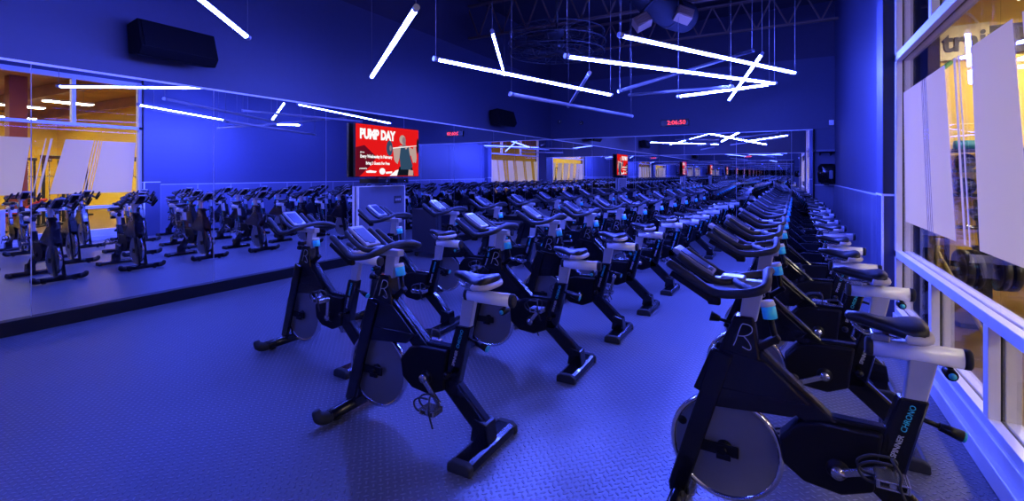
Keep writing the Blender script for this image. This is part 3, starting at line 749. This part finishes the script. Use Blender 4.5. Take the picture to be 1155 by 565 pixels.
# ------------------------------------------------------------------ fixtures under the roof
def joist(y, z, h, label):
    t = thing('roof_joist', label, 'roof truss', (LX-0.05+3.7, y, z), 0, 'open web roof joists')
    w = 3.75
    MB().span(-w, w, -0.05, 0.05, -0.02, 0.02).build('bottom_chord', 'joist', t)
    MB().span(-w, w, -0.06, 0.06, h-0.02, h+0.02).build('top_chord', 'joist', t)
    m = MB(); n = 12
    for k in range(n):
        x0 = -w+2*w*k/n; x1 = -w+2*w*(k+1)/n; xm = (x0+x1)/2
        m.bar((x0, 0, h), (xm, 0, 0), 0.03, 0.03).bar((xm, 0, 0), (x1, 0, h), 0.03, 0.03)
    m.build('web', 'joist', t)
joist(3.0, 4.75, 0.75, 'brown steel roof joist, the one nearest overhead')
joist(6.2, 4.75, 0.75, 'brown steel roof joist between the nearest one and the caged fan')
joist(9.4, 4.70, 0.75, 'brown steel roof joist just above the caged fan')
joist(12.4, 4.85, 0.65, 'brown steel roof joist close to the back wall')

fc = Vector((-2.72, 7.6, 4.02)) if False else at_height(628, 49, 2.55)
t = thing('caged_fan', 'large round dark wire caged fan hanging under the roof', 'ceiling fan', fc)
cage = MB(); FR = 0.92
def circ(r, z, n=40): return [(r*math.cos(2*PI*k/n), r*math.sin(2*PI*k/n), z) for k in range(n+1)]
for z in (-0.19, 0.19):
    for r in (0.2, 0.45, 0.7, FR): cage.tube(circ(r, z), 0.012 if r == FR else 0.006, 6, False)
    for k in range(28):
        a = 2*PI*k/28; cage.tube([(0.08*math.cos(a), 0.08*math.sin(a), z), (FR*math.cos(a), FR*math.sin(a), z*0.95)], 0.005, 5, False)
cage.tube(circ(FR+0.02, 0), 0.014, 6, False)
for k in range(14):
    a = 2*PI*k/14; cage.tube([(FR*math.cos(a), FR*math.sin(a), -0.19), ((FR+0.02)*math.cos(a), (FR+0.02)*math.sin(a), 0), (FR*math.cos(a), FR*math.sin(a), 0.19)], 0.006, 5, False)
cage.build('cage', 'cagewire', t)
MB().lathe([(0, -0.13), (0.1, -0.13), (0.13, -0.08), (0.13, 0.08), (0.1, 0.14), (0, 0.14)], 20).build('motor', 'kit', t)
for k in range(4):
    a = k*PI/2+0.4; c, q = math.cos(a), math.sin(a)
    MB().loft([[(c*r-q*w*u, q*r+c*w*u, u*h+dz) for u, dz in ((-1, -0.004), (1, -0.004), (1, 0.004), (-1, 0.004))] for r, w, h in ((0.1, 0.06, 0.03), (0.4, 0.13, 0.05), (0.82, 0.15, 0.035))]).build('blade', 'duct', t)
MB().tube([(0, 0, 0.14), (0, 0, CEIL-fc.z)], 0.025, 10).build('down_rod', 'kit', t)

def at_depth(px, py, t): return Vector((0, 0, CAM_H)) + ray(px, py)*t
dc = at_depth(742, 4, 8.4)
t = thing('air_duct', 'dark round air duct with two bronze registers under the roof', 'duct', dc)
pth = [at_depth(655, -70, 8.4)-dc, at_depth(700, -32, 8.4)-dc, at_depth(735, 0, 8.4)-dc, at_depth(756, 14, 8.5)-dc, at_depth(772, 20, 8.8)-dc]
SPT = smooth_path(pth, 6)
MB().tube(SPT, 0.27, 24).build('pipe', 'duct', t)
for k in (6, 12, 18):
    d = (SPT[k+1]-SPT[k-1]).normalized(); MB().tube([SPT[k]-d*0.02, SPT[k]+d*0.02], 0.283, 24).build('seam_band', 'duct', t)
for (px, py, rz) in ((724, 25, -0.5), (771, 17, 0.35)):
    p = at_depth(px, py, 8.2)-dc
    R = Matrix.Rotation(TH, 3, 'Z') @ Matrix.Rotation(rz, 3, 'Y') @ Matrix.Rotation(-0.35, 3, 'X')
    rg = MB().box(p, (0.27, 0.20, 0.20), R, 0.006).build('register', 'bronze', t)
    m = MB()
    for k in range(4): m.box(p + R @ Vector((0, -0.105, -0.07+0.046*k)), (0.23, 0.012, 0.02), R)
    m.build('louvre', 'bronze', rg)
MB().tube([SPT[10], Vector((SPT[10].x, SPT[10].y, CEIL-dc.z))], 0.008, 6).tube([SPT[20], Vector((SPT[20].x, SPT[20].y, CEIL-dc.z))], 0.008, 6).build('hanger', 'cable', t)

# ------------------------------------------------------------------ wall speakers, clock, sensors
def speaker(loc, L, label):
    t = thing('wall_speaker', label, 'speaker', loc, 0, 'wall speakers')
    # cabinet tilted down; profile in xz (x away from the wall), long along y
    pr = [(0.06, 0.17), (0.30, 0.21), (0.40, -0.10), (0.33, -0.19), (0.10, -0.16)]
    MB().prism(pr, L, 'y', 0, 0.012).build('cabinet', 'speaker', t)
    MB().bar((0.312, 0, 0.195), (0.405, 0, -0.095), L-0.06, 0.012, 0.003, up=(1, 0, 0.3)).build('grille', 'speaker', t)
    MB().span(0, 0.02, -0.1, 0.1, -0.12, 0.12, 0.004).span(0.02, 0.12, -0.03, 0.03, -0.03, 0.03).build('bracket', 'kit', t)
speaker((LX-0.03, 2.98, 3.02), 0.82, 'black speaker tilted down on the left wall, nearest the camera')
speaker((LX-0.03, 10.55, 2.93), 0.82, 'black speaker on the left wall near the back corner')

t = thing('wall_clock', 'black digital clock with red digits on the back wall', 'clock', (-2.63, BY-0.01, 2.94))
MB().span(-0.40, 0.36, -0.07, 0, -0.10, 0.10, 0.008).build('case', 'bezel', t)
MB().mesh(text_mesh('2:06:50', 0.16, 0.002, 0.002, sx=1.05), frame_mat((0.03, -0.073, 0.0), (1, 0, 0), (0, 0, 1))).build('digits', 'led', t)
for x, z, lab in ((-6.12, 3.16, 'small white dome camera on the back wall beside the left corner'), (-5.40, 3.08, 'small white dome camera on the back wall, second from the left corner')):
    t = thing('dome_camera', lab, 'security camera', (x, BY-0.01, z))
    MB().lathe([(0, 0), (0.06, 0), (0.06, -0.03), (0.05, -0.035), (0, -0.035)], 20, 'y').build('mount', 'kit', t)
    MB().ball((0, -0.04, 0), 0.042, 2).build('dome', 'bezel', t)
    MB().lathe([(0.022, -0.072), (0.034, -0.066), (0.034, -0.060), (0.022, -0.066), (0.022, -0.072)], 16, 'y').build('lens_ring', 'white', t)
t = thing('motion_sensor', 'small pale motion sensor box high in the right back corner', 'sensor', (0.98, BY-0.01, 2.76))
MB().span(-0.05, 0.05, -0.05, 0, -0.06, 0.06, 0.01).build('body', 'trim', t)
MB().ball((0, -0.05, -0.01), 0.028, 2, (1, 0.5, 1)).build('lens', 'white', t)

t = thing('wall_shelf', 'narrow pale shelf on the back wall above the black dispenser', 'shelf', (0.86, BY+0.02, 2.06))
MB().span(-0.20, 0.18, -0.26, 0, 0, 0.045, 0.006).build('board', 'panelgrey', t)
for x in (-0.12, 0.1): MB().prism([(0, 0), (-0.18, 0), (-0.02, -0.09), (0, -0.09)], 0.02, 'x', x).build('bracket', 'kit', t)
MB().span(-0.27, -0.19, -0.2, -0.12, 0.0, 0.05, 0.01).build('end_clip', 'kit', t)
t = thing('wipe_dispenser', 'rounded glossy black dispenser on the back wall under the shelf', 'dispenser', (0.90, BY+0.0, 1.53))
def drg(z, w, d): return [((w*(abs(math.cos(a))**0.6)*(1 if math.cos(a) >= 0 else -1)), -0.03-d*max(0, math.sin(a)) if math.sin(a) > 0 else -0.0, z) for a in [2*PI*k/24 for k in range(24)]]
MB().loft([drg(-0.24, 0.15, 0.10), drg(-0.2, 0.19, 0.15), drg(0.0, 0.21, 0.19), drg(0.17, 0.20, 0.18), drg(0.24, 0.15, 0.12)]).build('body', 'frame', t)
MB().span(0.02, 0.10, -0.235, -0.17, -0.12, 0.08, 0.02).build('window', 'panelgrey', t)
MB().span(-0.08, 0.02, -0.2, -0.12, -0.27, -0.22, 0.01).build('outlet', 'rubber', t)

# ------------------------------------------------------------------ television
TX, TY, TZ = -6.30, 6.60, 1.935
TW, TH_ = 1.60, 0.90
tv = thing('television', 'wall television showing a red advert with a lifter, on the mirror', 'television', (TX, TY, TZ))
MB().span(-0.05, 0.0, -TW/2-0.012, TW/2+0.012, -TH_/2-0.012, TH_/2+0.012, 0.006).build('bezel', 'bezel', tv)
MB().span(-0.075, -0.045, -0.5, 0.5, -0.3, 0.3, 0.01).build('back_housing', 'bezel', tv)
MB().span(-0.098, -0.07, -0.2, 0.2, -0.2, 0.2).build('wall_bracket', 'kit', tv)
# on the screen x runs along -y... seen from the room (looking toward -x) right is +y
def SP(u, v, d=0.0): return (0.002+d, -TW/2+u*TW, TH_/2-v*TH_)     # u right, v down, 0..1
def flat(pts, d, th=0.0012): return MB().prism([(SP(u, v)[1], SP(u, v)[2]) for u, v in pts], th, 'x', 0.002+d)
scr = flat([(0, 0), (1, 0), (1, 1), (0, 1)], 0.0).build('screen', 'tvred', tv)
flat([(0, 0.45), (0.12, 0.40), (0.30, 0.62), (0.20, 0.80), (0.05, 1), (0, 1)], 0.002).build('backdrop_shade', 'tvdark', scr)
def stext(body, size, u, v, d, off=0.0, sx=1.0, al='LEFT', mat='tvwhite'):
    MB().mesh(text_mesh(body, size, off, 0.0005, al, sx), frame_mat(SP(u, v, d), (0, 1, 0), (0, 0, 1))).build('lettering', mat, scr)
stext('PUMP DAY', 0.225, 0.055, 0.19, 0.004, 0.014, 0.78)
stext('Join us', 0.035, 0.06, 0.535, 0.004, 0.001)
stext('Every Wednesday In February', 0.075, 0.06, 0.615, 0.004, 0.003, 0.84)
stext('Bring 2 Guests For Free', 0.07, 0.14, 0.745, 0.004, 0.003, 0.84)
stext('presented by', 0.032, 0.05, 0.845, 0.004, 0.001)
for pts in ([(0.14, 0.90), (0.20, 0.88), (0.30, 0.90), (0.28, 0.93), (0.15, 0.93)], [(0.44, 0.91), (0.54, 0.90), (0.54, 0.94), (0.44, 0.95)]):
    flat(pts, 0.004).build('small_logo', 'tvwhite', scr)
flat([(0.385+0.045*math.cos(a), 0.90+0.065*math.sin(a)) for a in [2*PI*k/20 for k in range(20)]], 0.004).build('small_logo', 'tvwhite', scr)
# the lifter: legs, torso, arms, head, barbell
flat([(0.60, 0.88), (0.70, 0.84), (0.66, 0.99), (0.50, 0.99)], 0.003).build('advert_figure', 'tvwhite', scr)
flat([(0.66, 0.80), (0.88, 0.80), (0.92, 0.99), (0.62, 0.99)], 0.0045).build('advert_figure', 'tvblack', scr)
flat([(0.82, 0.86), (0.90, 0.88), (0.90, 0.99), (0.81, 0.99)], 0.006).build('advert_figure', 'tvskin', scr)
flat([(0.60, 0.42), (0.68, 0.36), (0.80, 0.36), (0.93, 0.44), (0.95, 0.66), (0.90, 0.72), (0.86, 0.56), (0.68, 0.54), (0.63, 0.74), (0.57, 0.66), (0.56, 0.50)], 0.006).build('advert_figure', 'tvskin', scr)
flat([(0.55, 0.44), (0.60, 0.42), (0.65, 0.62), (0.63, 0.75), (0.585, 0.70)], 0.0062).build('advert_figure', 'tvskin', scr)
flat([(0.90, 0.38), (0.945, 0.36), (0.965, 0.60), (0.95, 0.72), (0.90, 0.68)], 0.0062).build('advert_figure', 'tvskin', scr)
flat([(0.68, 0.40), (0.73, 0.37), (0.77, 0.44), (0.815, 0.37), (0.83, 0.50), (0.89, 0.78), (0.85, 0.86), (0.68, 0.86), (0.66, 0.62)], 0.008).build('advert_figure', 'tvnavy', scr)
flat([(0.705, 0.28), (0.76, 0.28), (0.77, 0.40), (0.71, 0.41)], 0.0085).build('advert_figure', 'tvskin2', scr)
flat([(0.71+0.052*math.cos(a), 0.235+0.095*math.sin(a)) for a in [2*PI*k/24 for k in range(24)]], 0.009).build('advert_figure', 'tvskin', scr)
flat([(0.735+0.03*math.cos(a), 0.25+0.075*math.sin(a)) for a in [2*PI*k/24 for k in range(24)]], 0.0095).build('advert_figure', 'tvskin2', scr)
flat([(0.50, 0.425), (0.98, 0.33), (0.98, 0.345), (0.50, 0.445)], 0.0092).build('advert_barbell', 'tvwhite', scr)
flat([(0.495+0.05*math.cos(a), 0.43+0.155*math.sin(a)) for a in [2*PI*k/28 for k in range(28)]], 0.0098).build('advert_barbell', 'tvnavy', scr)
flat([(0.51+0.018*math.cos(a), 0.43+0.06*math.sin(a)) for a in [2*PI*k/20 for k in range(20)]], 0.0105).build('advert_barbell', 'tvskin2', scr)
flat([(0.978+0.02*math.cos(a), 0.35+0.17*math.sin(a)) for a in [2*PI*k/28 for k in range(28)]], 0.0098).build('advert_barbell', 'tvblack', scr)
for y, lab in ((6.34, 'left of two small black boxes under the television'), (6.82, 'right of two small black boxes under the television')):
    t = thing('receiver_box', lab, 'media box', (-6.27, y, 1.40))
    MB().span(-0.13, 0.10, -0.15, 0.15, -0.04, 0.05, 0.008).build('body', 'bezel', t)
    MB().lathe([(0, 0.101), (0.025, 0.101), (0.025, 0.108), (0, 0.108)], 16, 'x', (0, 0.06, 0)).build('dial', 'steel', t)
    MB().span(-0.13, -0.10, -0.04, 0.04, -0.02, 0.03).build('bracket', 'kit', t)

# ------------------------------------------------------------------ instructor cabinet and equipment rack below the television
t = thing('wall_panel', 'pale blue grey upright panel with a socket plate, under the television', 'panel', (LX+0.02, 6.46, 0))
MB().span(0, 0.045, -0.56, 0.58, MBOT, 1.30, 0.004).build('board', 'panelgrey', t)
MB().span(-0.005, 0.052, -0.575, 0.595, 1.30, 1.315, 0.003).span(0, 0.052, -0.575, -0.56, MBOT, 1.30).span(0, 0.052, 0.58, 0.595, MBOT, 1.30).build('edge_trim', 'trim', t)
k = MB().span(0.045, 0.06, 0.30, 0.48, 0.98, 1.12, 0.004).build('control_plate', 'rack', t)
for i in range(3): MB().span(0.059, 0.064, 0.315+0.052*i, 0.355+0.052*i, 1.03, 1.07, 0.002).build('button', 'letter', k)
t = thing('equipment_rack', 'dark rolling equipment rack with a glass door beside the pale wall panel', 'cabinet', (-5.72, 7.22, 0))
MB().span(-0.30, 0.27, -0.33, 0.33, 0.09, 0.88, 0.012).build('body', 'rack', t)
d = MB().span(0.27, 0.29, -0.30, 0.30, 0.12, 0.85, 0.006).build('door', 'rack', t)
MB().span(0.288, 0.294, -0.21, 0.21, 0.20, 0.77, 0.003).build('door_glass', 'rackglass', d)
MB().tube([(0.30, 0.26, 0.46), (0.315, 0.26, 0.48), (0.315, 0.26, 0.56), (0.30, 0.26, 0.58)], 0.008, 8).build('handle', 'steel', d)
for x in (-0.24, 0.21):
    for y in (-0.27, 0.27):
        MB().lathe([(0, -0.015), (0.035, -0.015), (0.04, -0.008), (0.04, 0.008), (0.035, 0.015), (0, 0.015)], 16, 'y', (x, y, 0.04)).span(x-0.03, x+0.03, y-0.025, y+0.025, 0.07, 0.09).build('caster', 'rubber', t)

# ------------------------------------------------------------------ sky, camera, view
w = bpy.data.worlds.new('World'); S.world = w; w.use_nodes = True
w.node_tree.nodes['Background'].inputs[0].default_value = (0.004, 0.006, 0.03, 1); w.node_tree.nodes['Background'].inputs[1].default_value = 1.0

cd = bpy.data.cameras.new('camera'); cam = bpy.data.objects.new('camera', cd); COL.objects.link(cam)
cd.sensor_width = 36.0; cd.lens = 36.0 * F_PX / 1155.0
cd.shift_y = -(282.5 - VY) / 1155.0
cd.clip_start = 0.02
cam.location = (0, 0, CAM_H); cam.rotation_euler = (PI/2, 0, TH)
S.camera = cam
S.view_settings.view_transform = 'Standard'; S.view_settings.look = 'None'
S.view_settings.gamma = 1.0; S.view_settings.exposure = 0.0; S.view_settings.use_curve_mapping = False
cy = S.cycles
cy.max_bounces = 14; cy.glossy_bounces = 10; cy.diffuse_bounces = 3; cy.transparent_max_bounces = 16; cy.transmission_bounces = 4
cy.caustics_reflective = True; cy.caustics_refractive = False
cy.sample_clamp_indirect = 6.0; cy.blur_glossy = 0.3
